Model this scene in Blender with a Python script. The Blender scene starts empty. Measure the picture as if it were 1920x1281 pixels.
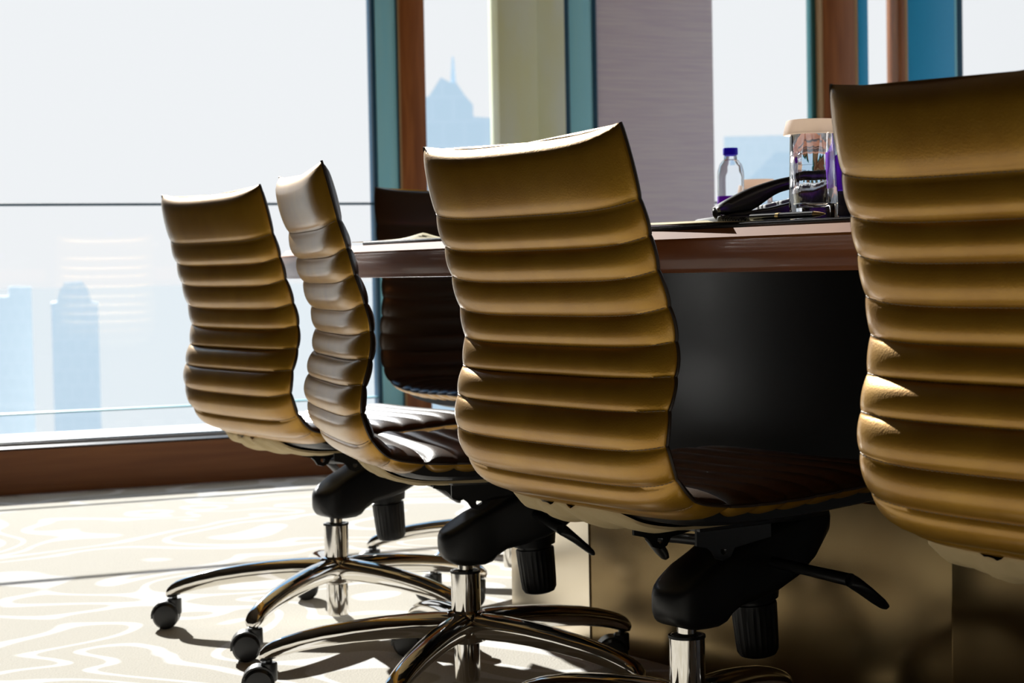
import bpy, bmesh, math, random
from math import sin, cos, pi, radians
from mathutils import Vector, Matrix

random.seed(7)
scene = bpy.context.scene
COL = scene.collection

# ------------------------------------------------------------------ view / camera
scene.view_settings.view_transform = 'Standard'
scene.view_settings.look = 'None'
scene.view_settings.gamma = 1.0
scene.view_settings.use_curve_mapping = False
scene.view_settings.exposure = 0.0

F_PX, CAM_H, PITCH, ROLL = 3435.134, 0.68, 0.03829, 0.01912


def make_camera():
    cd = bpy.data.cameras.new('camera')
    cd.sensor_fit = 'HORIZONTAL'
    cd.sensor_width = 36.0
    cd.lens = 36.0 * F_PX / 1920.0
    cd.clip_start = 0.05
    cd.clip_end = 40000
    o = bpy.data.objects.new('camera', cd)
    COL.objects.link(o)
    R = Vector((1, 0, 0))
    Fw = Vector((0, cos(PITCH), -sin(PITCH)))
    U = R.cross(Fw)
    R2 = R * cos(ROLL) - U * sin(ROLL)
    U2 = R * sin(ROLL) + U * cos(ROLL)
    m = Matrix((R2, U2, -Fw)).transposed().to_4x4()
    m.translation = Vector((0, 0, CAM_H))
    o.matrix_world = m
    scene.camera = o
    cd.dof.use_dof = True
    cd.dof.focus_distance = 2.35
    cd.dof.aperture_fstop = 11.0
    return o


CAM = make_camera()


def ray_at(u, v, depth):
    """world point seen at photo pixel (u, v) at the given distance in front of the camera (used for the far skyline)"""
    m = CAM.matrix_world.to_3x3()
    d = m @ Vector(((u - 960) / F_PX, -(v - 640.5) / F_PX, -1))
    return Vector((0, 0, CAM_H)) + d * (depth / d.y)


# ------------------------------------------------------------------ materials
def mat(name, color=(.5, .5, .5), rough=.5, metal=0.0, spec=.5, coat=0.0, coat_rough=.05):
    m = bpy.data.materials.new(name)
    m.use_nodes = True
    b = m.node_tree.nodes['Principled BSDF']
    b.inputs['Base Color'].default_value = (*color, 1)
    b.inputs['Roughness'].default_value = rough
    b.inputs['Metallic'].default_value = metal
    b.inputs['Specular IOR Level'].default_value = spec
    b.inputs['Coat Weight'].default_value = coat
    b.inputs['Coat Roughness'].default_value = coat_rough
    return m


def nodes(m):
    return m.node_tree.nodes, m.node_tree.links, m.node_tree.nodes['Principled BSDF']


def add_noise_color(m, c1, c2, scale=(1, 1, 1), nscale=5.0, detail=4.0, coord='Object', lo=.35, hi=.65, distort=0.0):
    N, L, B = nodes(m)
    tc = N.new('ShaderNodeTexCoord')
    mp = N.new('ShaderNodeMapping')
    mp.inputs['Scale'].default_value = scale
    nz = N.new('ShaderNodeTexNoise')
    nz.inputs['Scale'].default_value = nscale
    nz.inputs['Detail'].default_value = detail
    nz.inputs['Distortion'].default_value = distort
    rp = N.new('ShaderNodeValToRGB')
    rp.color_ramp.elements[0].position = lo
    rp.color_ramp.elements[0].color = (*c1, 1)
    rp.color_ramp.elements[1].position = hi
    rp.color_ramp.elements[1].color = (*c2, 1)
    L.new(tc.outputs[coord], mp.inputs['Vector'])
    L.new(mp.outputs['Vector'], nz.inputs['Vector'])
    L.new(nz.outputs['Fac'], rp.inputs['Fac'])
    L.new(rp.outputs['Color'], B.inputs['Base Color'])
    return rp


def add_bump(m, nscale=300.0, strength=.15, dist=.001, coord='Object', scale=(1, 1, 1), voronoi=False):
    N, L, B = nodes(m)
    tc = N.new('ShaderNodeTexCoord')
    mp = N.new('ShaderNodeMapping')
    mp.inputs['Scale'].default_value = scale
    if voronoi:
        nz = N.new('ShaderNodeTexVoronoi')
        out = nz.outputs['Distance']
    else:
        nz = N.new('ShaderNodeTexNoise')
        out = nz.outputs['Fac']
    nz.inputs['Scale'].default_value = nscale
    bp = N.new('ShaderNodeBump')
    bp.inputs['Strength'].default_value = strength
    bp.inputs['Distance'].default_value = dist
    L.new(tc.outputs[coord], mp.inputs['Vector'])
    L.new(mp.outputs['Vector'], nz.inputs['Vector'])
    L.new(out, bp.inputs['Height'])
    L.new(bp.outputs['Normal'], B.inputs['Normal'])


M = {}
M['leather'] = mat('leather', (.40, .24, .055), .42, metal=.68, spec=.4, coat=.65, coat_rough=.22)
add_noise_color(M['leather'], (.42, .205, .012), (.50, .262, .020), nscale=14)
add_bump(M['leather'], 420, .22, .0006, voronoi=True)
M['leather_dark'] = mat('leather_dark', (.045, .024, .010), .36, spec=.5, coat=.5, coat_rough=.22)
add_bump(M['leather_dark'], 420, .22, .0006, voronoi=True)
M['leather_edge'] = mat('leather_edge', (.03, .018, .010), .45)
M['thread'] = mat('thread', (.20, .12, .04), .6)
M['under_fabric'] = mat('under_fabric', (.55, .42, .22), .75)
add_bump(M['under_fabric'], 60, .5, .003)
M['black_plastic'] = mat('black_plastic', (.007, .007, .008), .38, spec=.35)
add_bump(M['black_plastic'], 500, .12, .0004)
M['black_steel'] = mat('black_steel', (.012, .012, .013), .3)
M['chrome'] = mat('chrome', (.80, .77, .72), .07, metal=1.0)
M['wheel'] = mat('wheel', (.012, .012, .013), .3)

M['table_wood'] = mat('table_wood', (.16, .05, .018), .34, spec=.35, coat=.22, coat_rough=.10)
add_noise_color(M['table_wood'], (.26, .070, .012), (.36, .108, .020), scale=(1, 1, 5), nscale=5, distort=.6)
M['edge_wood'] = mat('edge_wood', (.45, .19, .06), .6, spec=.05, coat=.16, coat_rough=.05)
add_noise_color(M['edge_wood'], (.27, .080, .014), (.36, .125, .028), nscale=9)
M['lacquer'] = mat('lacquer', (.005, .005, .005), .30, spec=.22)
M['lit_bronze'] = mat('lit_bronze', (.95, .84, .66), .28, metal=1.0)  # lighter metal: bright window reflection painted into one plinth face
M['bronze'] = mat('bronze', (.50, .40, .25), .20, metal=1.0)
add_noise_color(M['bronze'], (.22, .15, .07), (.30, .22, .11), scale=(1, 1, 1), nscale=4)

M['blue_metal'] = mat('blue_metal', (.12, .38, .55), .42, metal=.0)
add_noise_color(M['blue_metal'], (.34, .82, 1.0), (.40, .86, 1.0), scale=(6, 6, .4), nscale=4)
M['deep_blue_metal'] = mat('deep_blue_metal', (.03, .46, .88), .42)
M['teal_metal'] = mat('teal_metal', (.03, .16, .17), .5)
M['gasket'] = mat('gasket', (.01, .08, .15), .5)
M['wood_trim'] = mat('wood_trim', (.26, .085, .022), .42)
add_noise_color(M['wood_trim'], (.26, .075, .014), (.40, .13, .03), scale=(9, 9, .6), nscale=4, distort=.5)
M['wood_base'] = mat('wood_base', (.18, .065, .02), .45)
add_noise_color(M['wood_base'], (.24, .075, .014), (.32, .11, .025), scale=(.5, 8, 8), nscale=4, distort=.5)
M['tan_edge'] = mat('tan_edge', (.52, .31, .14), .5)
M['olive_stone'] = mat('olive_stone', (.60, .56, .26), .55)
add_noise_color(M['olive_stone'], (.93, .93, .50), (.93, .97, .78), scale=(2, 2, .7), nscale=2.4)
M['panel_fabric'] = mat('panel_fabric', (.45, .38, .42), .8)
add_noise_color(M['panel_fabric'], (.88, .78, .94), (.98, .90, 1.0), scale=(2, 2, 60), nscale=3, detail=6)
M['white_alu'] = mat('white_alu', (.82, .85, .88), .4)
M['ledge_stone'] = mat('ledge_stone', (.75, .77, .80), .6)
M['plaster'] = mat('plaster', (.13, .10, .07), .9)
M['wall_wood'] = mat('wall_wood', (.22, .11, .045), .5)
add_noise_color(M['wall_wood'], (.07, .032, .012), (.12, .055, .022), scale=(6, 6, .6), nscale=3, distort=.4)

M['leather_black'] = mat('leather_black', (.012, .012, .014), .35)
add_bump(M['leather_black'], 300, .2, .0006, voronoi=True)
M['paper_cream'] = mat('paper_cream', (.80, .70, .42), .7)
M['paper_white'] = mat('paper_white', (.85, .84, .80), .7)
M['phone_black'] = mat('phone_black', (.012, .012, .013), .25)
M['phone_key'] = mat('phone_key', (.30, .31, .32), .4)
M['phone_grey'] = mat('phone_grey', (.05, .05, .048), .45)
def translucent(name, color, fac=.5):
    m = mat(name, color, .6)
    N, L, B = nodes(m)
    out = [n for n in N if n.type == 'OUTPUT_MATERIAL'][0]
    t = N.new('ShaderNodeBsdfTranslucent')
    t.inputs['Color'].default_value = (*color, 1)
    mx = N.new('ShaderNodeMixShader')
    mx.inputs['Fac'].default_value = fac
    L.new(B.outputs['BSDF'], mx.inputs[1])
    L.new(t.outputs['BSDF'], mx.inputs[2])
    L.new(mx.outputs['Shader'], out.inputs['Surface'])
    return m


M['paper_lid'] = translucent('paper_lid', (1.0, .86, .74), .8)
M['cap_blue'] = translucent('cap_blue', (.04, .02, .90), .4)
M['label_purple'] = translucent('label_purple', (.30, .03, .85), .5)
M['gold_pen'] = mat('gold_pen', (.7, .5, .2), .25, metal=1)


def glass_solid(name, ior=1.48, tint=(1, 1, 1), rough=0.0):
    m = mat(name, tint, rough)
    B = m.node_tree.nodes['Principled BSDF']
    B.inputs['Transmission Weight'].default_value = 1.0
    B.inputs['IOR'].default_value = ior
    return m


M['tumbler_glass'] = glass_solid('tumbler_glass', 1.48, (.97, .98, 1))
M['bottle_plastic'] = glass_solid('bottle_plastic', 1.34, (.94, .97, 1))


def glass_thin(name):
    m = bpy.data.materials.new(name)
    m.use_nodes = True
    nt = m.node_tree
    N, L = nt.nodes, nt.links
    N.clear()
    out = N.new('ShaderNodeOutputMaterial')
    mix = N.new('ShaderNodeMixShader')
    fr = N.new('ShaderNodeFresnel')
    fr.inputs['IOR'].default_value = 1.3
    tr = N.new('ShaderNodeBsdfTransparent')
    tr.inputs['Color'].default_value = (.975, .985, .99, 1)
    gl = N.new('ShaderNodeBsdfGlossy')
    gl.inputs['Roughness'].default_value = .02
    L.new(fr.outputs['Fac'], mix.inputs['Fac'])
    L.new(tr.outputs['BSDF'], mix.inputs[1])
    L.new(gl.outputs['BSDF'], mix.inputs[2])
    L.new(mix.outputs['Shader'], out.inputs['Surface'])
    return m


M['pane'] = glass_thin('pane')


def carpet():
    m = mat('carpet', (.7, .65, .5), .95, spec=.1)
    N, L, B = nodes(m)
    tc = N.new('ShaderNodeTexCoord')
    mp = N.new('ShaderNodeMapping')
    mp.inputs['Rotation'].default_value = (0, 0, radians(23))
    mp.inputs['Scale'].default_value = (.8, 1.0, 1)
    nz = N.new('ShaderNodeTexNoise')
    nz.inputs['Scale'].default_value = 1.8
    nz.inputs['Detail'].default_value = 1.2
    nz.inputs['Distortion'].default_value = .9
    L.new(tc.outputs['Object'], mp.inputs['Vector'])
    L.new(mp.outputs['Vector'], nz.inputs['Vector'])

    def math_node(op, a, b=None):
        n = N.new('ShaderNodeMath')
        n.operation = op
        L.new(a, n.inputs[0])
        if b is not None:
            n.inputs[1].default_value = b
        return n.outputs[0]
    x = math_node('MULTIPLY', nz.outputs['Fac'], 9.0)
    x = math_node('FRACT', x)
    x = math_node('SUBTRACT', x, .5)
    x = math_node('ABSOLUTE', x)
    rp = N.new('ShaderNodeValToRGB')
    e = rp.color_ramp.elements
    e[0].position, e[0].color = .10, (1, 1, 1, 1)
    e[1].position, e[1].color = .15, (0, 0, 0, 1)
    L.new(x, rp.inputs['Fac'])
    fine = N.new('ShaderNodeTexNoise')
    fine.inputs['Scale'].default_value = 260
    fine.inputs['Detail'].default_value = 3
    L.new(tc.outputs['Object'], fine.inputs['Vector'])
    big = N.new('ShaderNodeTexNoise')
    big.inputs['Scale'].default_value = .6
    L.new(tc.outputs['Object'], big.inputs['Vector'])
    base = N.new('ShaderNodeMixRGB')
    base.inputs['Color1'].default_value = (.645, .605, .515, 1)
    base.inputs['Color2'].default_value = (.67, .645, .585, 1)
    L.new(big.outputs['Fac'], base.inputs['Fac'])
    mx = N.new('ShaderNodeMixRGB')
    L.new(rp.outputs['Color'], mx.inputs['Fac'])
    L.new(base.outputs['Color'], mx.inputs['Color1'])
    mx.inputs['Color2'].default_value = (.88, .87, .85, 1)
    mul = N.new('ShaderNodeMixRGB')
    mul.blend_type = 'MULTIPLY'
    mul.inputs['Fac'].default_value = .35
    L.new(mx.outputs['Color'], mul.inputs['Color1'])
    L.new(fine.outputs['Fac'], mul.inputs['Color2'])
    L.new(mul.outputs['Color'], B.inputs['Base Color'])
    bp = N.new('ShaderNodeBump')
    bp.inputs['Strength'].default_value = .5
    bp.inputs['Distance'].default_value = .004
    L.new(fine.outputs['Fac'], bp.inputs['Height'])
    L.new(bp.outputs['Normal'], B.inputs['Normal'])
    return m


M['carpet'] = carpet()


def hazy_facade(name, c1, c2, sx, sz):
    m = mat(name, c1, .6, spec=.3)
    N, L, B = nodes(m)
    tc = N.new('ShaderNodeTexCoord')
    mp = N.new('ShaderNodeMapping')
    mp.inputs['Rotation'].default_value = (radians(90), 0, 0)
    br = N.new('ShaderNodeTexBrick')
    br.inputs['Scale'].default_value = 1
    br.inputs['Brick Width'].default_value = sx
    br.inputs['Row Height'].default_value = sz
    br.inputs['Mortar Size'].default_value = .25
    br.inputs['Color1'].default_value = (*c1, 1)
    br.inputs['Color2'].default_value = (*c1, 1)
    br.inputs['Mortar'].default_value = (*c2, 1)
    L.new(tc.outputs['Object'], mp.inputs['Vector'])
    L.new(mp.outputs['Vector'], br.inputs['Vector'])
    L.new(br.outputs['Color'], B.inputs['Base Color'])
    return m


M['hazy_facade'] = hazy_facade('hazy_facade', (.76, .87, .90), (.79, .89, .92), 3.0, 3.5)  # pale blue stands for distance haze, painted into the walls
M['hazy_facade_pale'] = hazy_facade('hazy_facade_pale', (.84, .90, .90), (.87, .92, .92), 3.0, 3.5)  # paler mix, also with haze painted into the colour
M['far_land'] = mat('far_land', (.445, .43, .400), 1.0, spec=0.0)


# ------------------------------------------------------------------ mesh helpers
def link(name, verts, faces, material, parent=None, smooth=True, angle=None, mats=None, fmats=None):
    me = bpy.data.meshes.new(name)
    me.from_pydata([tuple(v) for v in verts], [], faces)
    bm = bmesh.new()
    bm.from_mesh(me)
    bmesh.ops.recalc_face_normals(bm, faces=bm.faces)
    bm.to_mesh(me)
    bm.free()
    if material:
        me.materials.append(material)
    if smooth:
        me.shade_smooth()
        if angle is not None:
            me.set_sharp_from_angle(angle=radians(angle))
    o = bpy.data.objects.new(name, me)
    COL.objects.link(o)
    if parent is not None:
        o.parent = parent
    return o


class MB:
    """collects shapes into ONE mesh"""

    def __init__(self):
        self.v, self.f = [], []

    def add(self, vs, fs):
        b = len(self.v)
        self.v += [Vector(p) for p in vs]
        self.f += [tuple(i + b for i in f) for f in fs]
        return self

    def rings(self, rings, cap=True, closed=True):
        n = len(rings[0])
        vs = [p for r in rings for p in r]
        fs = []
        for i in range(len(rings) - 1):
            for j in range(n if closed else n - 1):
                k = (j + 1) % n
                fs.append((i * n + j, i * n + k, (i + 1) * n + k, (i + 1) * n + j))
        if cap:
            fs.append(tuple(range(n)))
            fs.append(tuple((len(rings) - 1) * n + j for j in range(n)))
        return self.add(vs, fs)

    def tube(self, path, rad, seg=10, cap=True):
        path = [Vector(p) for p in path]
        rings = []
        prev = None
        for i, p in enumerate(path):
            t = (path[min(i + 1, len(path) - 1)] - path[max(i - 1, 0)]).normalized()
            if prev is None:
                up = Vector((0, 0, 1)) if abs(t.z) < .9 else Vector((1, 0, 0))
                n = (up - t * up.dot(t)).normalized()
            else:
                n = (prev - t * prev.dot(t)).normalized()
            prev = n
            b = t.cross(n)
            r = rad[i] if isinstance(rad, (list, tuple)) else rad
            rings.append([p + (n * cos(2 * pi * k / seg) + b * sin(2 * pi * k / seg)) * r for k in range(seg)])
        return self.rings(rings, cap)

    def lathe(self, prof, seg=32, origin=(0, 0, 0), axis=None, mod=None, cap=True):
        """prof: (radius, height) pairs from bottom to top"""
        O = Vector(origin)
        A = Vector(axis).normalized() if axis else Vector((0, 0, 1))
        X = (Vector((1, 0, 0)) - A * A.x).normalized() if abs(A.x) < .9 else (Vector((0, 1, 0)) - A * A.y).normalized()
        Y = A.cross(X)
        rings = []
        for r, h in prof:
            ring = []
            for k in range(seg):
                a = 2 * pi * k / seg
                rr = r * (mod(a, h) if mod else 1)
                ring.append(O + A * h + X * cos(a) * rr + Y * sin(a) * rr)
            rings.append(ring)
        return self.rings(rings, cap)

    def box(self, lo, hi, bevel=0.0, seg=2, xf=None):
        lo, hi = Vector(lo), Vector(hi)
        bm = bmesh.new()
        bmesh.ops.create_cube(bm, size=1)
        for v in bm.verts:
            v.co = Vector([(lo[i] + hi[i]) / 2 + v.co[i] * (hi[i] - lo[i]) for i in range(3)])
        if bevel:
            bmesh.ops.bevel(bm, geom=list(bm.edges), offset=bevel, segments=seg, profile=.5, affect='EDGES')
        bm.verts.index_update()
        vs = [(xf @ v.co) if xf else v.co.copy() for v in bm.verts]
        fs = [tuple(v.index for v in f.verts) for f in bm.faces]
        bm.free()
        return self.add(vs, fs)

    def prism(self, pts, h0, h1, bevel=0.0, seg=2, xf=None, axis='z'):
        """polygon pts (2D) extruded from h0 to h1"""
        bm = bmesh.new()

        def P(p, h):
            if axis == 'z':
                return (p[0], p[1], h)
            if axis == 'x':
                return (h, p[0], p[1])
            return (p[0], h, p[1])
        a = [bm.verts.new(P(p, h0)) for p in pts]
        b = [bm.verts.new(P(p, h1)) for p in pts]
        n = len(pts)
        bm.faces.new(a)
        bm.faces.new(list(reversed(b)))
        for i in range(n):
            bm.faces.new((a[i], b[i], b[(i + 1) % n], a[(i + 1) % n]))
        bmesh.ops.recalc_face_normals(bm, faces=bm.faces)
        if bevel:
            bmesh.ops.bevel(bm, geom=list(bm.edges), offset=bevel, segments=seg, profile=.5, affect='EDGES')
        bm.verts.index_update()
        vs = [(xf @ v.co) if xf else v.co.copy() for v in bm.verts]
        fs = [tuple(v.index for v in f.verts) for f in bm.faces]
        bm.free()
        return self.add(vs, fs)

    def build(self, name, material, parent=None, angle=40, xf=None):
        vs = [xf @ v for v in self.v] if xf else self.v
        return link(name, vs, self.f, material, parent, True, angle)

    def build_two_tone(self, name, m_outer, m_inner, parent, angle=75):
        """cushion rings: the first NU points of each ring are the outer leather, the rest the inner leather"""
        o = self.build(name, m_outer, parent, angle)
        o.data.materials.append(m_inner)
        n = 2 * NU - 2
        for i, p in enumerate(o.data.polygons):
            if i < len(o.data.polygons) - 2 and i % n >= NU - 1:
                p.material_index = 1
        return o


def empty(name, label, cat, loc=(0, 0, 0), rotz=0.0, group=None):
    o = bpy.data.objects.new(name, None)
    o.empty_display_size = .1
    COL.objects.link(o)
    o.location = loc
    o.rotation_euler = (0, 0, rotz)
    o['label'] = label
    o['category'] = cat
    if group:
        o['group'] = group
    return o


def tag(o, label=None, cat=None, group=None, kind=None):
    if label:
        o['label'] = label
    if cat:
        o['category'] = cat
    if group:
        o['group'] = group
    if kind:
        o['kind'] = kind
    return o


def catmull(pts, per):
    out = []
    n = len(pts)
    for i in range(n - 1):
        p0 = Vector(pts[max(i - 1, 0)])
        p1, p2 = Vector(pts[i]), Vector(pts[i + 1])
        p3 = Vector(pts[min(i + 2, n - 1)])
        if i == 0:
            p0 = p1 * 2 - p2
        if i == n - 2:
            p3 = p2 * 2 - p1
        m = per[i] if isinstance(per, (list, tuple)) else per
        for k in range(m):
            t = k / m
            out.append(.5 * ((2 * p1) + (p2 - p0) * t + (2 * p0 - 5 * p1 + 4 * p2 - p3) * t * t + (3 * p1 - p0 - 3 * p2 + p3) * t ** 3))
    out.append(Vector(pts[-1]))
    return out


# ------------------------------------------------------------------ the room (rotated frame: s along the window wall, n outward)
AL = radians(23.47)
SA = Vector((cos(AL), sin(AL), 0))
NA = Vector((-sin(AL), cos(AL), 0))
OR = Vector((-.62628, 6.21961, 0))
ROOM = Matrix((SA, NA, Vector((0, 0, 1)))).transposed().to_4x4()
ROOM.translation = OR


def rbox(name, s0, s1, n0, n1, z0, z1, m, parent=None, bevel=0.0):
    o = MB().box((s0, n0, z0), (s1, n1, z1), bevel).build(name, m, parent)
    if parent is None:
        o.matrix_world = ROOM
    return o


S0, S1, N0, CEIL, HEAD = -5.6, 4.4, -8.6, 3.15, 3.02
tag(rbox('floor', S0 - .1, S1 + .1, N0 - .1, .3, -.12, 0, M['carpet']), kind='structure')
tag(rbox('ceiling', S0 - .1, S1 + .1, N0 - .1, .3, CEIL, CEIL + .12, M['plaster']), kind='structure')
tag(rbox('wall_left', S0 - .12, S0, N0, .2, 0, CEIL, M['plaster']), kind='structure')
wr = rbox('wall_right', S1, S1 + .12, N0, -7.4, 0, CEIL, M['wall_wood'])
wr['kind'] = 'structure'
MB().box((S1, -7.4, 0), (S1 + .12, .2, .45)).build('lower_panel', M['wall_wood'], wr)
MB().box((S1, -7.4, 2.85), (S1 + .12, .2, CEIL)).build('upper_panel', M['wall_wood'], wr)
MB().box((S1, -.30, .45), (S1 + .12, .2, 2.85)).build('corner_panel', M['wall_wood'], wr)
tag(rbox('wall_front', S0, S1, N0 - .12, N0, 0, CEIL, M['wall_wood']), kind='structure')
tag(rbox('wall_back', S0, S1, .02, .2, HEAD, CEIL, M['plaster']), kind='structure')     # the band over the windows
bb = rbox('baseboard_back', S0, S1, 0, .2, 0, .140, M['wood_base'])
tag(bb, kind='structure')
sl = MB().box((S0, .012, .140), (S1, .20, .147), .002).build('sill', M['black_steel'], bb)
ledge = rbox('trim_1', S0, S1, .21, .52, -.2, .150, M['ledge_stone'])
tag(ledge, kind='structure')


def window(idx, s0, s1, rails=True):
    w = bpy.data.objects.new('window_%d' % idx, None)
    COL.objects.link(w)
    w.matrix_world = ROOM
    w['kind'] = 'structure'
    MB().box((s0, .108, .147), (s1, .116, HEAD)).build('pane', M['pane'], w)
    MB().box((s0, .09, .147), (s1, .135, .157), .001).build('frame', M['white_alu'], w)
    MB().box((s0, .10, .157), (s1, .125, .162), .001).build('seal', M['gasket'], w)
    if rails:
        MB().box((s0, .100, .921), (s1, .124, .929), .001).build('transom', M['gasket'], w)
        MB().box((s0, .100, .246), (s1, .124, .252), .001).build('transom', M['blue_metal'], w)
    return w


window(1, -1.78, .225)
window(2, .395, .68)
window(3, 1.565, 2.02)
window(4, 2.235, 2.395)
window(5, 2.69, S1 - .02)
w6 = bpy.data.objects.new('window_6', None)  # out-of-view window added to brighten the pillars and mullions
COL.objects.link(w6)
w6.matrix_world = ROOM
w6['kind'] = 'structure'
MB().box((S1 + .05, -7.4, .45), (S1 + .058, -.30, 2.85)).build('pane', M['pane'], w6)
MB().box((S1 + .03, -2.78, .45), (S1 + .09, -2.72, 2.85), .002).build('frame', M['white_alu'], w6)

Z0, Z1 = .147, HEAD


def trim(idx, pieces):
    root = None
    for k, (nm, s0, s1, n0, n1, m) in enumerate(pieces):
        if root is None:
            root = rbox('trim_%d' % idx, s0, s1, n0, n1, Z0, Z1, M[m], bevel=.002)
            root['kind'] = 'structure'
        else:
            MB().box((s0, n0, Z0), (s1, n1, Z1), .002).build(nm, M[m], root)


trim(2, [('mullion', .2255, .300, .085, .14, 'blue_metal'), ('gasket', .212, .226, .09, .14, 'gasket'), ('gasket', .2995, .305, .08, .14, 'gasket')])
trim(3, [('cladding', .3105, .4026, .07, .14, 'wood_trim'), ('edge_strip', .3045, .311, .072, .13, 'tan_edge')])
trim(4, [('mullion', .9655, 1.061, .085, .14, 'blue_metal'), ('gasket', .944, .966, .08, .14, 'gasket'), ('gasket', 1.0605, 1.0775, .08, .14, 'gasket')])
trim(5, [('mullion', 2.012, 2.031, .10, .14, 'teal_metal')])
trim(6, [('cladding', 2.0385, 2.184, .06, .14, 'wood_trim'), ('edge_strip', 2.0305, 2.039, .062, .13, 'tan_edge'), ('edge_strip', 2.1835, 2.199, .062, .13, 'tan_edge')])
trim(7, [('mullion', 2.1985, 2.245, .06, .14, 'deep_blue_metal')])
trim(8, [('cladding', 2.385, 2.417, .06, .14, 'wood_trim'), ('edge_strip', 2.4165, 2.432, .062, .13, 'tan_edge')])
trim(9, [('mullion', 2.4315, 2.662, .07, .14, 'deep_blue_metal'), ('edge_strip', 2.6615, 2.674, .07, .14, 'blue_metal'), ('gasket', 2.6735, 2.702, .07, .14, 'gasket')])
trim(10, [('mullion', -1.86, -1.78, .085, .14, 'blue_metal'), ('cladding', -1.98, -1.86, .03, .14, 'wood_trim')])
tag(rbox('wall_back', S0, -1.98, .02, .2, .140, HEAD, M['wall_wood']), kind='structure')
pl = rbox('pillar_1', .673, .826, .05, .14, .147, HEAD, M['olive_stone'], bevel=.004)
pl['kind'] = 'structure'
MB().box((.826, .07, .147), (.944, .14, HEAD), .003).build('return_face', M['olive_stone'], pl)
p2 = rbox('pillar_2', 1.078, 1.569, .09, .2, .147, HEAD, M['panel_fabric'], bevel=.004)
p2['kind'] = 'structure'

# ------------------------------------------------------------------ office chair
BY = [-.2533, -.2320, -.2195, -.2094, -.1964, -.1885, -.1917, -.2017, -.2049, -.1914, -.1621]
BZ = [.8474, .7616, .7200, .6810, .6388, .5984, .5582, .5198, .4797, .4405, .4115]
BW = [.2086, .2138, .2146, .2153, .2175, .2188, .2204, .2198, .2180, .2173, .2149]
SEAM = [(y, z, w) for y, z, w in zip(BY, BZ, BW)] + [(-.108, .4005, .2140)]
SEAT = [(-.108, .4005, .2140), (-.062, .3985, .2140), (-.017, .3985, .2140), (.029, .4000, .2140), (.075, .4025, .2135), (.121, .4050, .2125),
        (.166, .4060, .2110), (.208, .4035, .2080), (.243, .3940, .2030), (.262, .3750, .1960)]
NU = 25
US = [sin(pi / 2 * (2 * i / (NU - 1) - 1)) for i in range(NU)]


def cushion(seams, per, top_cap, t_out, t_in, sag_first, sag_rest, sag_last):
    """a pillowed leather sling: closed rings across the width, creased at every seam"""
    cl = catmull(seams, per)
    nseg = len(seams) - 1
    stations = []
    for i, p in enumerate(cl):
        seg = min(i // per, nseg - 1)
        fr = (i - seg * per) / per
        a, b = cl[max(i - 1, 0)], cl[min(i + 1, len(cl) - 1)]
        t = Vector((b.x - a.x, b.y - a.y)).normalized()
        stations.append((p, t, seg, fr))
    L = 0
    acc = [0]
    for i in range(1, len(cl)):
        L += (Vector(cl[i][:2]) - Vector(cl[i - 1][:2])).length
        acc.append(L)
    rings, crease_out, edge_l, edge_r = [], [], [], []
    for i, (p, t, seg, fr) in enumerate(stations):
        nrm = Vector((t.y, -t.x))
        bulge = max(0.0, sin(pi * fr)) ** .62
        # taper at the free ends
        tp = 1.0
        e0, e1 = acc[i], L - acc[i]
        R0 = .020
        if e0 < R0:
            tp = math.sqrt(max(0.0, 1 - (1 - e0 / R0) ** 2))
        if e1 < R0:
            tp = min(tp, math.sqrt(max(0.0, 1 - (1 - e1 / R0) ** 2)))
        tp = max(tp, .03)
        frac = i / (len(stations) - 1)
        sag = sag_rest + (sag_first - sag_rest) * max(0, 1 - seg - fr) + (sag_last - sag_rest) * max(0, (frac - .75) / .25)

        def pt(u, side):
            g = math.sqrt(max(0.0, 1 - abs(u) ** 7))
            ed = 1 - abs(u) ** (5 - 2.2 * max(0, 1 - seg - fr))
            tt = (t_out if side > 0 else t_in) * g
            bl = (.0085 if side > 0 else .006) * bulge * g ** 1.5
            off = side * (tt + bl) * tp + .003 * (1 - u * u)
            sg = sag * ed
            y = p.x + nrm.x * off + t.x * sg
            z = p.y + nrm.y * off + t.y * sg
            wx = p.z + .0035 * bulge * abs(u) ** 9
            return Vector((wx * u, y, z))
        ring = [pt(u, 1) for u in US] + [pt(u, -1) for u in reversed(US[1:-1])]
        rings.append(ring)
        edge_l.append(pt(-1, 1))
        edge_r.append(pt(1, 1))
        if fr < 1e-6 and 0 < i < len(stations) - 1:
            crease_out.append([pt(u, 1) for u in US])
    return rings, crease_out, edge_l, edge_r


def resample(path, step):
    out = [path[0].copy()]
    d = 0.0
    for a, b in zip(path, path[1:]):
        l = (b - a).length
        while d + l >= step * len(out):
            t = (step * len(out) - d) / l if l else 0
            out.append(a.lerp(b, max(0, min(1, t))))
        d += l
    return out


def stitches(creases, rad=.0011, step=.0016, push=0.0):
    mb = MB()
    for c in creases:
        pth = resample(c[1:-1], step)
        mb.tube(pth, [rad * (1.0 if k % 4 in (1, 2) else .45) for k in range(len(pth))], 5)
    return mb


def rounded_ring(cy, z0, z1, hw, r, n=5):
    """rounded rectangle in the xz plane at y = cy"""
    r = min(r, hw * .95, (z1 - z0) * .48)
    pts = []
    for (cx, cz, a0) in ((hw - r, z1 - r, 0), (-hw + r, z1 - r, 90), (-hw + r, z0 + r, 180), (hw - r, z0 + r, 270)):
        for k in range(n):
            a = radians(a0 + 90 * k / (n - 1))
            pts.append(Vector((cx + r * cos(a), cy, cz + r * sin(a))))
    return pts


GROUP = 'ribbed leather conference chairs'


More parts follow.
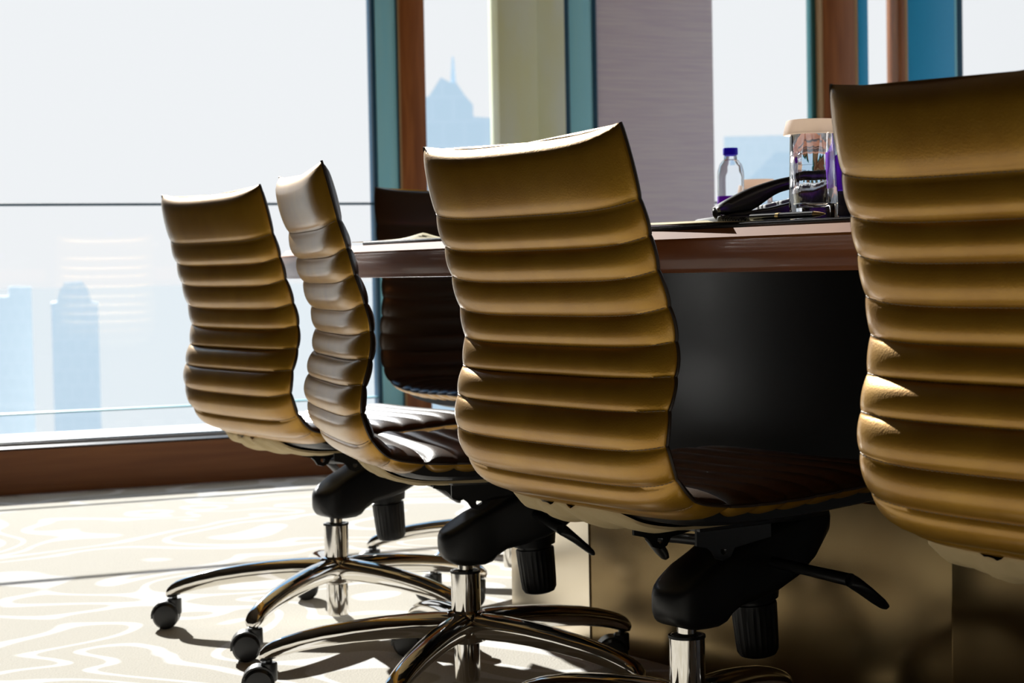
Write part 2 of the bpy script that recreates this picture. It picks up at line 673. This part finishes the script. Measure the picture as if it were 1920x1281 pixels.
def make_chair():
    root = empty('office_chair', 'x', 'chair', group=GROUP)
    # --- backrest
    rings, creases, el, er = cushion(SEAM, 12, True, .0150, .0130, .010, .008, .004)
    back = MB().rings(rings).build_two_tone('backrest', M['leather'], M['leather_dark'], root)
    MB().tube(el, .0021, 6).build('piping', M['leather_edge'], back)
    MB().tube(er, .0021, 6).build('piping', M['leather_edge'], back)
    stitches(creases).build('stitching', M['thread'], back)
    # --- seat
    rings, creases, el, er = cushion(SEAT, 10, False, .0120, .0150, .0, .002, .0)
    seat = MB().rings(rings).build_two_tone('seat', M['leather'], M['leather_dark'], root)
    MB().tube(el, .0021, 6).build('piping', M['leather_edge'], seat)
    MB().tube(er, .0021, 6).build('piping', M['leather_edge'], seat)
    # --- fabric cover hanging under the seat
    shell = [(-.150, .402), (-.132, .385), (-.10, .3765), (-.05, .373), (.02, .372), (.10, .375), (.17, .379), (.215, .383)]
    cl = catmull([(y, z, 0) for y, z in shell], 4)
    rg = []
    for i, p in enumerate(cl):
        row = [Vector((.187 * (k / 8 - 1), p.x, p.y + .012 * abs(k / 8 - 1) ** 6)) for k in range(17)]
        rg.append([v - Vector((0, 0, .010)) for v in row] + [v + Vector((0, 0, .006)) for v in reversed(row)])
    MB().rings(rg).build('seat_shell', M['black_plastic'], root, angle=60)
    prof = [(-.152, .378), (-.132, .361), (-.10, .352), (-.05, .3475), (.02, .347), (.06, .349)]
    cl = catmull([(y, z, 0) for y, z in prof], 6)
    rg = []
    for i, p in enumerate(cl):
        hw = .200 - .030 * (i / len(cl)) - .06 * max(0, 1 - i / 6) ** 2
        row = []
        for k in range(33):
            u = k / 16 - 1
            row.append(Vector((-.072 + .125 * u * (hw / .2) + .02 * (u + 1) * min(1, i / 14), p.x, p.y + .018 * max(0, -u) ** 5 + .006 * max(0, u) ** 4 + (.0030 * sin(11 * u + p.x * 34) + .0016 * sin(27 * u - p.x * 60)) * (1 - u ** 4))))
        rg.append(row + [v + Vector((0, 0, .004)) for v in reversed(row)])
    MB().rings(rg).build('seat_cover', M['under_fabric'], root, angle=60)
    # --- tilt mechanism
    ys = [-.043, -.041, -.037, -.030, -.020, -.008, .006, .024, .036, .044, .06, .09, .12, .15, .18, .205, .212]
    zt = [.256, .262, .266, .270, .276, .283, .291, .299, .305, .309, .317, .331, .344, .353, .357, .357, .352]
    zb = [.240, .232, .224, .218, .214, .212, .212, .213, .217, .226, .236, .243, .252, .266, .288, .318, .332]
    hw = [.008, .018, .026, .033, .038, .041, .043, .044, .044, .045, .047, .052, .056, .058, .058, .056, .050]
    mech = MB().rings([rounded_ring(y, b, t, w, .013) for y, b, t, w in zip(ys, zb, zt, hw)])
    mo = mech.build('tilt_mechanism', M['black_plastic'], root, angle=35)
    plate = MB()
    plate.box((-.072, -.036, .346), (.072, .19, .358), .002)
    plate.build('seat_plate', M['black_steel'], mo, angle=30)

    def bracket(x):
        side = [(-.036, .352), (-.036, .328), (-.020, .326), (-.010, .318), (-.004, .309), (.008, .305), (.020, .309), (.026, .318), (.032, .325), (.090, .328), (.090, .352)]
        n = len(side)
        hc = (.008, .3175)
        hole = []
        for (y, z) in side:
            a = math.atan2(z - hc[1], y - hc[0])
            hole.append((hc[0] + .0048 * cos(a), hc[1] + .0048 * sin(a)))
        vs, fs = [], []
        for dx in (0, .004):
            vs += [(x + dx, y, z) for y, z in side] + [(x + dx, y, z) for y, z in hole]
        for i in range(n):
            j = (i + 1) % n
            fs.append((i, j, n + j, n + i))
            fs.append((2 * n + i, 2 * n + j, 3 * n + j, 3 * n + i))
            fs.append((i, j, 2 * n + j, 2 * n + i))
            fs.append((n + i, n + j, 3 * n + j, 3 * n + i))
        return MB().add(vs, fs).build('bracket', M['black_steel'], mo, angle=30)
    bracket(-.066)
    bracket(.062)
    # tension knob
    ax = Vector((0, -.10, 1)).normalized()
    top = Vector((0, .116, .238))
    kp = [(.004, -.082), (.018, -.0815), (.0245, -.079), (.0275, -.073), (.0285, -.060), (.0298, -.030), (.0305, -.010), (.0305, -.008),
          (.0270, -.007), (.0270, -.003), (.034, -.002), (.036, .010), (.038, .022)]
    MB().lathe(kp, 72, top, ax, mod=lambda a, h: 1 + (.022 * cos(24 * a) if -.074 < h < -.0095 else 0)).build('tension_knob', M['black_plastic'], mo, angle=30)

    def lever(sgn, y, z, ln, drop):
        x0, x1 = .045 * sgn, (.045 + ln) * sgn
        mb = MB().tube([(x0, y, z), (x0 + (x1 - x0) * .5, y, z - .003), (x1, y, z - .006)], [.008, .0075, .0085], 12)
        # paddle
        rg = []
        for t, w, th in ((0, .008, .008), (.12, .013, .0075), (.4, .017, .006), (.75, .015, .005), (.93, .010, .004), (1, .003, .002)):
            c = Vector((x1 + sgn * .018 * t, y + .045 * t, z - .006 - drop * t ** 1.1))
            rg.append([c + Vector((w * cos(a), th * .5 * sin(a), th * sin(a))) for a in [2 * pi * k / 12 for k in range(12)]])
        mb.rings(rg)
        return mb.build('lever', M['black_plastic'], mo, angle=50)
    lever(1, .105, .292, .148, .038)
    lever(-1, .075, .312, .125, .040)
    # --- gas lift
    gl = MB().lathe([(.0185, .0224), (.0205, .0245), (.0205, .088), (.0235, .092), (.0235, .2000), (.0215, .2015), (.0125, .2020)], 40)
    g = gl.build('gas_lift', M['chrome'], root, angle=30)
    MB().lathe([(.0125, .2005), (.0125, .2165)], 24).build('piston', M['chrome'], g, angle=30)
    MB().lathe([(.0245, .1975), (.0245, .2012), (.0130, .2022)], 40).build('collar', M['black_plastic'], g, angle=30)
    MB().lathe([(.022, .084), (.0315, .088), (.0335, .098), (.0335, .128), (.030, .1355), (.0245, .1375)], 40).build('base_hub', M['chrome'], root, angle=30)
    # --- five legs with castors (leg along +x before it is turned)
    def leg_mesh():
        st = [(.018, .1120, .0215, .0215), (.045, .1135, .0220, .0210), (.085, .1130, .0215, .0200), (.13, .1105, .0205, .0190), (.18, .1055, .0195, .0180),
              (.23, .0985, .0185, .0170), (.27, .0905, .0178, .0160), (.295, .0838, .0172, .0152), (.312, .0780, .0168, .0148), (.324, .0728, .0158, .0135),
              (.332, .0685, .0130, .0100), (.336, .0660, .0060, .0040)]
        rg = []
        for r, z, w, h in st:
            ring = []
            for k in range(20):
                a = 2 * pi * k / 20
                c, s = cos(a), sin(a)
                e = .78
                yy = w * math.copysign(abs(c) ** e, c)
                zz = h * math.copysign(abs(s) ** (.9 if s > 0 else .7), s)
                if s < 0:
                    yy *= .86
                ring.append(Vector((r, yy, z + zz)))
            rg.append(ring)
        return MB().rings(rg)

    def castor_mesh():
        mb = MB()
        px = .320
        mb.tube([(px, 0, .068), (px, 0, .050)], .0055, 12)
        mb.lathe([(.0125, .0275), (.0135, .0300), (.0135, .0555), (.0115, .0575)], 24, (px, 0, 0))
        cx, cz, R = px + .016, .0252, .0250
        for sg in (-1, 1):
            y0, y1 = .004 * sg, .024 * sg
            pr = [(.020, y0), (R, y0 + sg * .002), (R, y1 - sg * .006), (R - .004, y1 - sg * .001), (.010, y1)]
            if sg < 0:
                pr = list(reversed(pr))
            mb.lathe(pr, 32, (cx, 0, cz), (0, 1, 0))
        # hood over the wheels
        hood = []
        for a in range(-10, 141, 15):
            r = R + .0035
            A = radians(a)
            c = Vector((cx + r * cos(A), 0, cz + r * sin(A)))
            i = Vector((cx + (r - .003) * cos(A), 0, cz + (r - .003) * sin(A)))
            hood.append([c + Vector((0, -.016, 0)), c + Vector((0, .016, 0)), i + Vector((0, .016, 0)), i + Vector((0, -.016, 0))])
        mb.rings(hood)
        return mb
    lm = cm = None
    for k in range(5):
        if lm is None:
            lg = leg_mesh().build('base_leg', M['chrome'], root, angle=60)
            ca = castor_mesh().build('castor', M['wheel'], lg, angle=30)
            lm, cm = lg, ca
        else:
            lg = lm.copy()
            COL.objects.link(lg)
            lg.parent = root
            ca = cm.copy()
            COL.objects.link(ca)
            ca.parent = lg
    return root


def children(o):
    return [c for c in bpy.data.objects if c.parent == o]


def copy_tree(o, parent=None):
    c = o.copy()
    COL.objects.link(c)
    if parent is not None:
        c.parent = parent
    for ch in children(o):
        copy_tree(ch, c)
    return c


proto = make_chair()
# (x, y, facing angle, leg angle, height offset, recline, castor swivels, label)
CHAIRS = [
    (-.3466, 3.5221, .9710, 3.0777, -.0084, -.0057, 'tan ribbed leather office chair nearest the big window, its back against the bright glass'),
    (-.0820, 2.9320, 1.3005, 3.1349, -.0016, .0014, 'tan ribbed leather office chair turned nearly edge-on, bluish sky shining on its back'),
    (.2212, 2.3789, .9699, 3.5500, -.0001, .0099, 'tan ribbed leather office chair showing its whole broad back in front of the metal plinth'),
    (.6439, 1.7869, .9793, 3.0000, .0094, -.0084, 'largest tan ribbed leather office chair, hiding part of the covered drinking glass'),
    (-.0076, 4.0565, 2.6600, 2.9300, .0224, -.0316, 'dark shaded ribbed office chair facing us at the far end of the table'),
]
SWIV = [(10, 35, -40, 60, 20), (25, -20, 50, 15, -35), (0, 30, -30, 60, 10), (0, 20, -50, 30, 80), (40, -30, 10, 25, -60)]
roots = [proto] + [copy_tree(proto) for _ in CHAIRS[1:]]
for r, (x, y, th, phi, dh, rec, lab), sw in zip(roots, CHAIRS, SWIV):
    r.location = (x, y, 0)
    r.rotation_euler = (0, 0, -th)
    r['label'] = lab
    k = 0
    for c in children(r):
        base = c.name.split('.')[0]
        if base in ('backrest', 'seat', 'seat_cover', 'seat_shell'):
            c.location = (0, rec * .35, dh)
            c.rotation_euler = (rec, 0, 0)
        if base == 'base_leg':
            c.rotation_euler = (0, 0, phi + th + radians(72 * k))
            for g in children(c):
                a = pi - (phi + radians(72 * k)) + radians(sw[k]) * .2
                Rm = Matrix.Translation((.320, 0, 0)) @ Matrix.Rotation(a, 4, 'Z') @ Matrix.Translation((-.320, 0, 0))
                g.matrix_local = Rm
            k += 1

# ------------------------------------------------------------------ conference table (a along its length, d across)
TA = Vector((.5593, -.8290, 0))
TN = Vector((.8290, .5593, 0))
TP = Vector((-.43, 3.71, 0))
TW, TL = 1.25, 3.40
TTOP, TBOT = .7300, .6735


def tpt(a, d, z=0.0):
    p = TP + TA * a + TN * d
    return Vector((p.x, p.y, z))


def near_d(a):
    return -.185 * (1 - abs((a - TL / 2) / (TL / 2 + .09)) ** 4)


def round_poly(pts, r, n=6):
    out = []
    m = len(pts)
    for i in range(m):
        p0, p1, p2 = Vector(pts[i - 1]), Vector(pts[i]), Vector(pts[(i + 1) % m])
        a, b = (p0 - p1), (p2 - p1)
        ang = a.angle(b)
        if ang > radians(150):
            out.append(p1)
            continue
        rr = min(r, a.length * .45, b.length * .45)
        A, B = p1 + a.normalized() * rr, p1 + b.normalized() * rr
        for k in range(n + 1):
            t = k / n
            out.append(A * (1 - t) ** 2 + p1 * 2 * t * (1 - t) + B * t * t)
    return out


table = empty('conference_table', 'long boat-shaped conference table with polished wood rim, black body and metal plinth', 'table', tpt(TL / 2, TW / 2))
AX = [-.09 + (TL + .18) * i / 32 for i in range(33)]
outline = [(a, near_d(a)) for a in AX] + [(a, TW - near_d(a)) for a in reversed(AX)]
outline = round_poly([Vector((a, d)) for a, d in outline], .07)
clean = []
for p in outline:
    if not clean or (p - clean[-1]).length > .004:
        clean.append(p)
outline = clean


def inset(poly, d):
    out = []
    n = len(poly)
    for i in range(n):
        t = (poly[(i + 1) % n] - poly[i - 1]).normalized()
        nn = Vector((-t.y, t.x))      # polygon runs counter-clockwise in (a, d): interior on the left
        out.append(poly[i] + nn * d)
    return out


def table_local(a, d, z):
    return tpt(a, d, z) - table.location


edge_prof = [(.030, TTOP), (.0135, TTOP), (.0125, TTOP - .0003), (.0015, TTOP - .0115), (.0005, TTOP - .0130), (.0, TTOP - .016), (.0012, TTOP - .030), (.0045, TTOP - .042),
             (.0085, TTOP - .0495), (.0095, TTOP - .0520), (.0100, TBOT + .0006), (.0110, TBOT), (.05, TBOT)]
rings = []
for ins, z in edge_prof:
    rings.append([table_local(p.x, p.y, z) for p in inset(outline, ins)])
MB().rings(rings).build('tabletop', M['table_wood'], table, angle=28)
strip = [(.0138, TTOP - .004), (.0138, TTOP + .0002), (.0118, TTOP + .0002), (.0002, TTOP - .0114), (-.0004, TTOP - .0140), (.004, TTOP - .0140)]
rings = [[table_local(p.x, p.y, z) for p in inset(outline, ins)] for ins, z in strip]
rings.append(rings[0])
MB().rings(rings, cap=False).build('edge_strip', M['edge_wood'], table, angle=15)

PLZ = .325
body = []
for k in range(72):
    t = 2 * pi * k / 72
    e = 2 / 2.7
    a = 1.32 + 1.02 * math.copysign(abs(cos(t)) ** e, cos(t))
    d = TW / 2 + .385 * math.copysign(abs(sin(t)) ** e, sin(t))
    body.append((a, d))
MB().rings([[table_local(a, d, z) for a, d in body] for z in (PLZ, TBOT)]).build('table_body', M['lacquer'], table, angle=40)
pp = [(.285, .318), (.661, .235), (1.522, .235), (1.95, .40), (1.95, .85), (1.522, 1.015), (.661, 1.015), (.285, .932), (.355, .83), (.355, .42)]
lp = [(table_local(a, d, 0).x, table_local(a, d, 0).y) for a, d in pp]
MB().prism(lp, 0, PLZ, .0015, 1).build('plinth', M['bronze'], table, angle=20)
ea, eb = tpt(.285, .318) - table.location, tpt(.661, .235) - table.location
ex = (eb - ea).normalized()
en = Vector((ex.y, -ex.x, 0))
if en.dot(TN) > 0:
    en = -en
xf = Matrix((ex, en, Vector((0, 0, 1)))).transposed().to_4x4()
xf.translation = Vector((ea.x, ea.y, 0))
MB().box((.0, .0, .0), ((eb - ea).length - .002, .003, PLZ - .002), .0006, xf=xf).build('lit_end_panel', M['lit_bronze'], table, angle=20)  # thin sheet added so this plinth face reads as brightly reflecting


# ------------------------------------------------------------------ things on the table
def place(root_or_obj, a, d, z, rot=0.0):
    p = tpt(a, d, z)
    root_or_obj.location = p
    root_or_obj.rotation_euler = (0, 0, rot)


TROT = math.atan2(TA.y, TA.x)     # local x along the table


def desk_pad(label, a0, a1, d0, d1, extra):
    w, h = (a1 - a0) / 2, (d1 - d0) / 2
    r = empty('desk_pad', label, 'desk pad', group='black leather desk pads on the table')
    MB().box((-w, -h, 0), (w, h, .0065), .002).build('pad', M['leather_black'], r)
    rim = MB()
    rim.box((-w + .012, -h + .012, .0064), (w - .012, h - .012, .0078), .0006)
    rim.build('writing_surface', M['leather_black'], r)
    place(r, (a0 + a1) / 2, (d0 + d1) / 2, TTOP, TROT)
    return r


def sheet(label, w, h, a, d, z, rot, peak, mname='paper_cream', kind='corner'):
    nx, ny = 28, 20
    vs, fs = [], []
    for j in range(ny + 1):
        for i in range(nx + 1):
            x, y = (i / nx - .5) * w, (j / ny - .5) * h
            if kind == 'corner':
                q = max(0, (i / nx) - .55) / .45
                zz = peak * q ** 2.5 * (1 - .6 * j / ny)
            else:
                zz = peak * math.exp(-abs((x - .025) / .017) ** 1.1 - abs(y / .035) ** 1.4)
            vs.append(Vector((x, y, zz)))
    n = nx + 1
    top = len(vs)
    vs += [v - Vector((0, 0, .0008)) for v in vs]
    for j in range(ny):
        for i in range(nx):
            q = (j * n + i, j * n + i + 1, (j + 1) * n + i + 1, (j + 1) * n + i)
            fs.append(q)
            fs.append(tuple(top + k for k in reversed(q)))
    b = [i for i in range(n)] + [j * n + nx for j in range(1, ny + 1)] + [ny * n + i for i in range(nx - 1, -1, -1)] + [j * n for j in range(ny - 1, 0, -1)]
    for p, q in zip(b, b[1:] + b[:1]):
        fs.append((p, q, top + q, top + p))
    o = link('paper_sheet', vs, fs, M[mname], None, True, 60)
    place(o, a, d, z, rot)
    return tag(o, label, 'paper', 'paper sheets on the desk pads')


PADZ = TTOP + .0078
desk_pad('black leather desk pad under the loose cream paper, in front of the far dark chair', .50, .96, near_d(.7) + .035, near_d(.7) + .36, 0)
desk_pad('black leather desk pad under the telephone, pen and near drinking glass', 1.24, 1.82, near_d(1.5) + .030, near_d(1.5) + .42, 0)
sheet('white paper lying flat beside the far desk pad', .27, .20, .355, near_d(.36) + .16, TTOP + .0012, TROT - .12, .001, 'paper_white')
sheet('loose cream paper with a curled peak, in front of the far dark chair', .30, .16, .505, near_d(.5) + .150, PADZ + .0016, TROT + pi - .05, .016, kind='ridge')
sheet('cream paper with a lifted corner beside the telephone', .21, .14, 1.415, near_d(1.42) + .084, PADZ + .0012, TROT + pi - .03, .008)


def phone():
    r = empty('desk_telephone', 'black corded desk telephone with arched handset, left of the near drinking glass', 'telephone')
    # local x: front (low) to back (high), y: width
    W = .085
    side = [(-.080, 0), (.110, 0), (.110, .044), (.098, .047), (-.015, .0215), (-.060, .0155), (-.080, .011)]
    base = MB().prism(side, -W, W, .003, 3, axis='y').build('base', M['phone_black'], r, angle=30)
    MB().box((-.083, -W - .002, 0), (-.012, W + .002, .0125), .004).build('front_lip', M['phone_grey'], base)
    sl = math.atan2(.0255, .113)
    for i in range(4):
        for j in range(3):
            cx, cy = .000 + i * .021, -.010 + j * .024
            z = .0215 + (cx + .015) * .0255 / .113
            xf = Matrix.Translation((cx, cy, z)) @ Matrix.Rotation(-sl, 4, 'Y')
            MB().box((-.0075, -.0085, -.001), (.0075, .0085, .004), .0015, xf=xf).build('key', M['phone_key'], base)
    MB().box((.070, -W + .008, .036), (.092, -W + .05, .056), .004).build('cradle', M['phone_black'], base)
    # handset: an arch with a cup at each end
    pts = catmull([(-.082, .0235, 0), (-.066, .0335, 0), (-.036, .0475, 0), (.004, .0590, 0), (.044, .0640, 0), (.078, .0630, 0), (.104, .0570, 0)], 6)
    lo = catmull([(-.080, .0150, 0), (-.060, .0140, 0), (-.034, .0190, 0), (.000, .0400, 0), (.040, .0480, 0), (.066, .0470, 0), (.104, .0430, 0)], 6)
    rg = []
    for i, (p, q) in enumerate(zip(pts, lo)):
        f = i / (len(pts) - 1)
        end = abs(f - .5) * 2
        hw = .0155 + .009 * end ** 2.5
        if i in (0, len(pts) - 1):
            hw *= .8
        c, h = (p + q) / 2, (p - q) / 2
        ring = []
        for k in range(16):
            a = 2 * pi * k / 16
            yy = hw * math.copysign(abs(cos(a)) ** .55, cos(a))
            o = c + h * math.copysign(abs(sin(a)) ** .55, sin(a))
            ring.append(Vector((o.x, -W + .028 + yy, o.y)))
        rg.append(ring)
    MB().rings(rg).build('handset', M['phone_black'], r, angle=40)
    cord = []
    for i in range(260):
        t = i / 259
        c = Vector((-.080 - .012 * sin(pi * min(1, t * 1.1)) + .03 * t, -W + .026 - .050 * t, .0145 * (1 - t) ** 2.2 + .0055))
        a = t * 2 * pi * 22
        cord.append(c + Vector((cos(a) * .0030, 0, sin(a) * .0030)))
    MB().tube(cord, .0012, 6).build('cord', M['phone_black'], r)
    return r


ph = phone()
ph.scale = (1.12, 1.12, 1.12)
PHP = Vector((.376, 2.665, PADZ + .0006))
ph.location = PHP
ph.rotation_euler = (0, 0, radians(4))


def tumbler(label, loc, rot, sc=1.0):
    r = empty('drinking_glass', label, 'glass', loc, rot, 'covered drinking glasses')
    H = .112 * sc

    def sq(hw, z, rnd, n=6):
        rr = hw * rnd
        pts = []
        for cx, cy, a0 in ((hw - rr, hw - rr, 0), (-hw + rr, hw - rr, 90), (-hw + rr, -hw + rr, 180), (hw - rr, -hw + rr, 270)):
            for k in range(n):
                a = radians(a0 + 90 * k / (n - 1))
                pts.append(Vector((cx + rr * cos(a), cy + rr * sin(a), z)))
        return pts
    k = sc
    prof = [sq(.0235 * k, 0, .5), sq(.0262 * k, .002, .5), sq(.0268 * k, .012, .5), sq(.0272 * k, .03, .55), sq(.0280 * k, .07, .8), sq(.0285 * k, H, .98),
            sq(.0272 * k, H + .0008, .98), sq(.0262 * k, H - .001, .98), sq(.0255 * k, .07, .8), sq(.0242 * k, .035, .6), sq(.0225 * k, .021, .6), sq(.012 * k, .0165, .8)]
    MB().rings(prof).build('glass_body', M['tumbler_glass'], r, angle=50)
    MB().lathe([(.0365 * k, H - .004), (.0372 * k, H - .003), (.0335 * k, H + .0145), (.0325 * k, H + .0155), (.001, H + .0158)], 64, cap=False,
               mod=lambda a, h: 1 + (.006 * sin(40 * a) if h < H + .013 else 0)).build('paper_lid', M['paper_lid'], r, angle=40)
    return r


tumbler('drinking glass with paper lid standing between the telephone and the nearest chair', Vector((.400, 2.415, PADZ + .002)), radians(12), 1.03)
tumbler('small looking drinking glass with paper lid, far away behind the telephone handset', Vector((.5077, 3.75, TTOP)), radians(30), 1.0)


def bottle(label, loc, H=.185, k=1.0):
    r = empty('water_bottle', label, 'bottle', loc, 0, 'plastic water bottles')
    R = .0255 * k
    prof = [(.010, .004), (R * .8, 0), (R * .97, .004), (R, .012), (R * .95, .020), (R, .028), (R * .96, .040), (R, .048), (R, H * .70), (R * .97, H * .755), (R * .84, H * .82), (R * .60, H * .865),
            (.0125, H * .875), (.0120, H * .93), (.0130, H * .935), (.0115, H * .99), (.0100, H * .99), (.0105, H * .885), (R * .55, H * .85), (R * .80, H * .805), (R * .95, H * .70), (R * .95, .05), (R * .9, .006), (.006, .008)]
    MB().lathe(prof, 40).build('bottle_body', M['bottle_plastic'], r, angle=50)
    MB().lathe([(R * 1.012, .040), (R * 1.022, .041), (R * 1.022, .085), (R * 1.012, .086)], 40).build('wrap_label', M['label_purple'], r, angle=40)
    MB().lathe([(.0135, H * .925), (.0142, H * .93), (.0142, H * .99), (.0135, H), (.004, H)], 48, mod=lambda a, h: 1 + .012 * cos(36 * a)).build('cap', M['cap_blue'], r, angle=30)
    return r


bottle('water bottle with blue cap and purple label, far away behind the telephone', Vector((.425, 3.52, TTOP)), .178)
bottle('water bottle with purple label half hidden behind the nearest chair, next to the covered glass', Vector((.452, 2.45, PADZ + .002)), .165)
pen = empty('pen', 'slim black pen lying on the desk pad in front of the telephone', 'pen')
MB().tube([(-.06, 0, .0045), (.055, 0, .0045)], .0042, 14).build('barrel', M['phone_black'], pen)
MB().tube([(.055, 0, .0045), (.066, 0, .0045), (.074, 0, .0045)], [.0040, .0025, .0008], 14).build('tip', M['gold_pen'], pen)
MB().tube([(-.012, 0, .0045), (-.006, 0, .0045)], .0046, 14).build('band', M['gold_pen'], pen)
place(pen, 1.56, near_d(1.56) + .075, PADZ + .0022, TROT + .03)

# ------------------------------------------------------------------ the city outside
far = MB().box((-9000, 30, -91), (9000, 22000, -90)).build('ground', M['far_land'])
far['kind'] = 'structure'


def tower(name, label, pts, Y, depth, mname, spire=None, shear=0.0):
    """outline pts are (u, v) photo pixels at distance Y; the block is extruded away from us and runs down to the ground"""
    P = [ray_at(u, v, Y) for u, v in pts]
    base = sum((p.x for p in P)) / len(P)
    r = empty(name, label, 'building', (base, Y + depth / 2, -90))
    poly = [(p.x - base, p.z + 90) for p in P]
    poly = [(poly[0][0], 0)] + poly + [(poly[-1][0], 0)]
    xf = Matrix.Identity(4)
    xf[0][1] = shear if shear else base / Y     # sheared about along the line of sight to keep the sunlit roof edge-on
    MB().prism(poly, -depth / 2, depth / 2, axis='y', xf=xf).build('block', M[mname], r, angle=20)
    if spire:
        a, b = ray_at(*spire[0], Y), ray_at(*spire[1], Y)
        MB().tube([(a.x - base, 0, a.z + 90), (b.x - base, 0, b.z + 90)], [.5, .15], 8).build('spire', M[mname], r)
    return r


tower('skyscraper', 'pale hazy tower with a rounded stepped crown, outside beyond the big window', [(88, 568), (98, 566), (104, 545), (112, 531), (145, 528), (156, 540), (164, 566), (176, 568)], 420, 8, 'hazy_facade_pale')
tower('skyscraper', 'pale hazy tower at the outer side of the big window, cut by the picture edge', [(-130, 556), (8, 556), (8, 538), (50, 538)], 460, 8, 'hazy_facade_pale')
tower('skyscraper', 'pale blue tower with pointed gabled top and thin spire, seen through the narrow window', [(770, 190), (800, 180), (822, 145), (842, 156), (850, 154), (868, 180), (882, 196), (883, 219), (930, 222)], 260, 24, 'hazy_facade', ((845, 160), (844, 88)))
tower('office_block', 'pale blue broad building seen above the water bottle', [(1369, 256), (1540, 252)], 420, 20, 'hazy_facade_pale')


tower('office_block', 'pale blue building with a sloping shoulder seen behind the covered drinking glass', [(1416, 347), (1478, 285), (1565, 285)], 260, 12, 'hazy_facade', shear=.30)

# ------------------------------------------------------------------ light
w = bpy.data.worlds.new('world')
scene.world = w
w.use_nodes = True
N, L = w.node_tree.nodes, w.node_tree.links
bg = N['Background']
tc = N.new('ShaderNodeTexCoord')
sp = N.new('ShaderNodeSeparateXYZ')
rp = N.new('ShaderNodeValToRGB')
rp.color_ramp.elements[0].position = .22
rp.color_ramp.elements[0].color = (.94, .95, .965, 1)
rp.color_ramp.elements[1].position = .44
rp.color_ramp.elements[1].color = (.30, .60, 1.0, 1)
L.new(tc.outputs['Generated'], sp.inputs[0])
L.new(sp.outputs['Z'], rp.inputs['Fac'])
L.new(rp.outputs['Color'], bg.inputs['Color'])
bg.inputs['Strength'].default_value = 1.0

sun = bpy.data.lights.new('sun', 'SUN')
sun.energy = 11.0
sun.angle = radians(.55)
sun.color = (1.0, .965, .91)
so = bpy.data.objects.new('sun', sun)
COL.objects.link(so)
EL = radians(26.5)
sd = Vector((-.365, .931, 0)).normalized() * cos(EL) + Vector((0, 0, sin(EL)))
so.rotation_euler = sd.to_track_quat('Z', 'Y').to_euler()
so.location = sd * 8
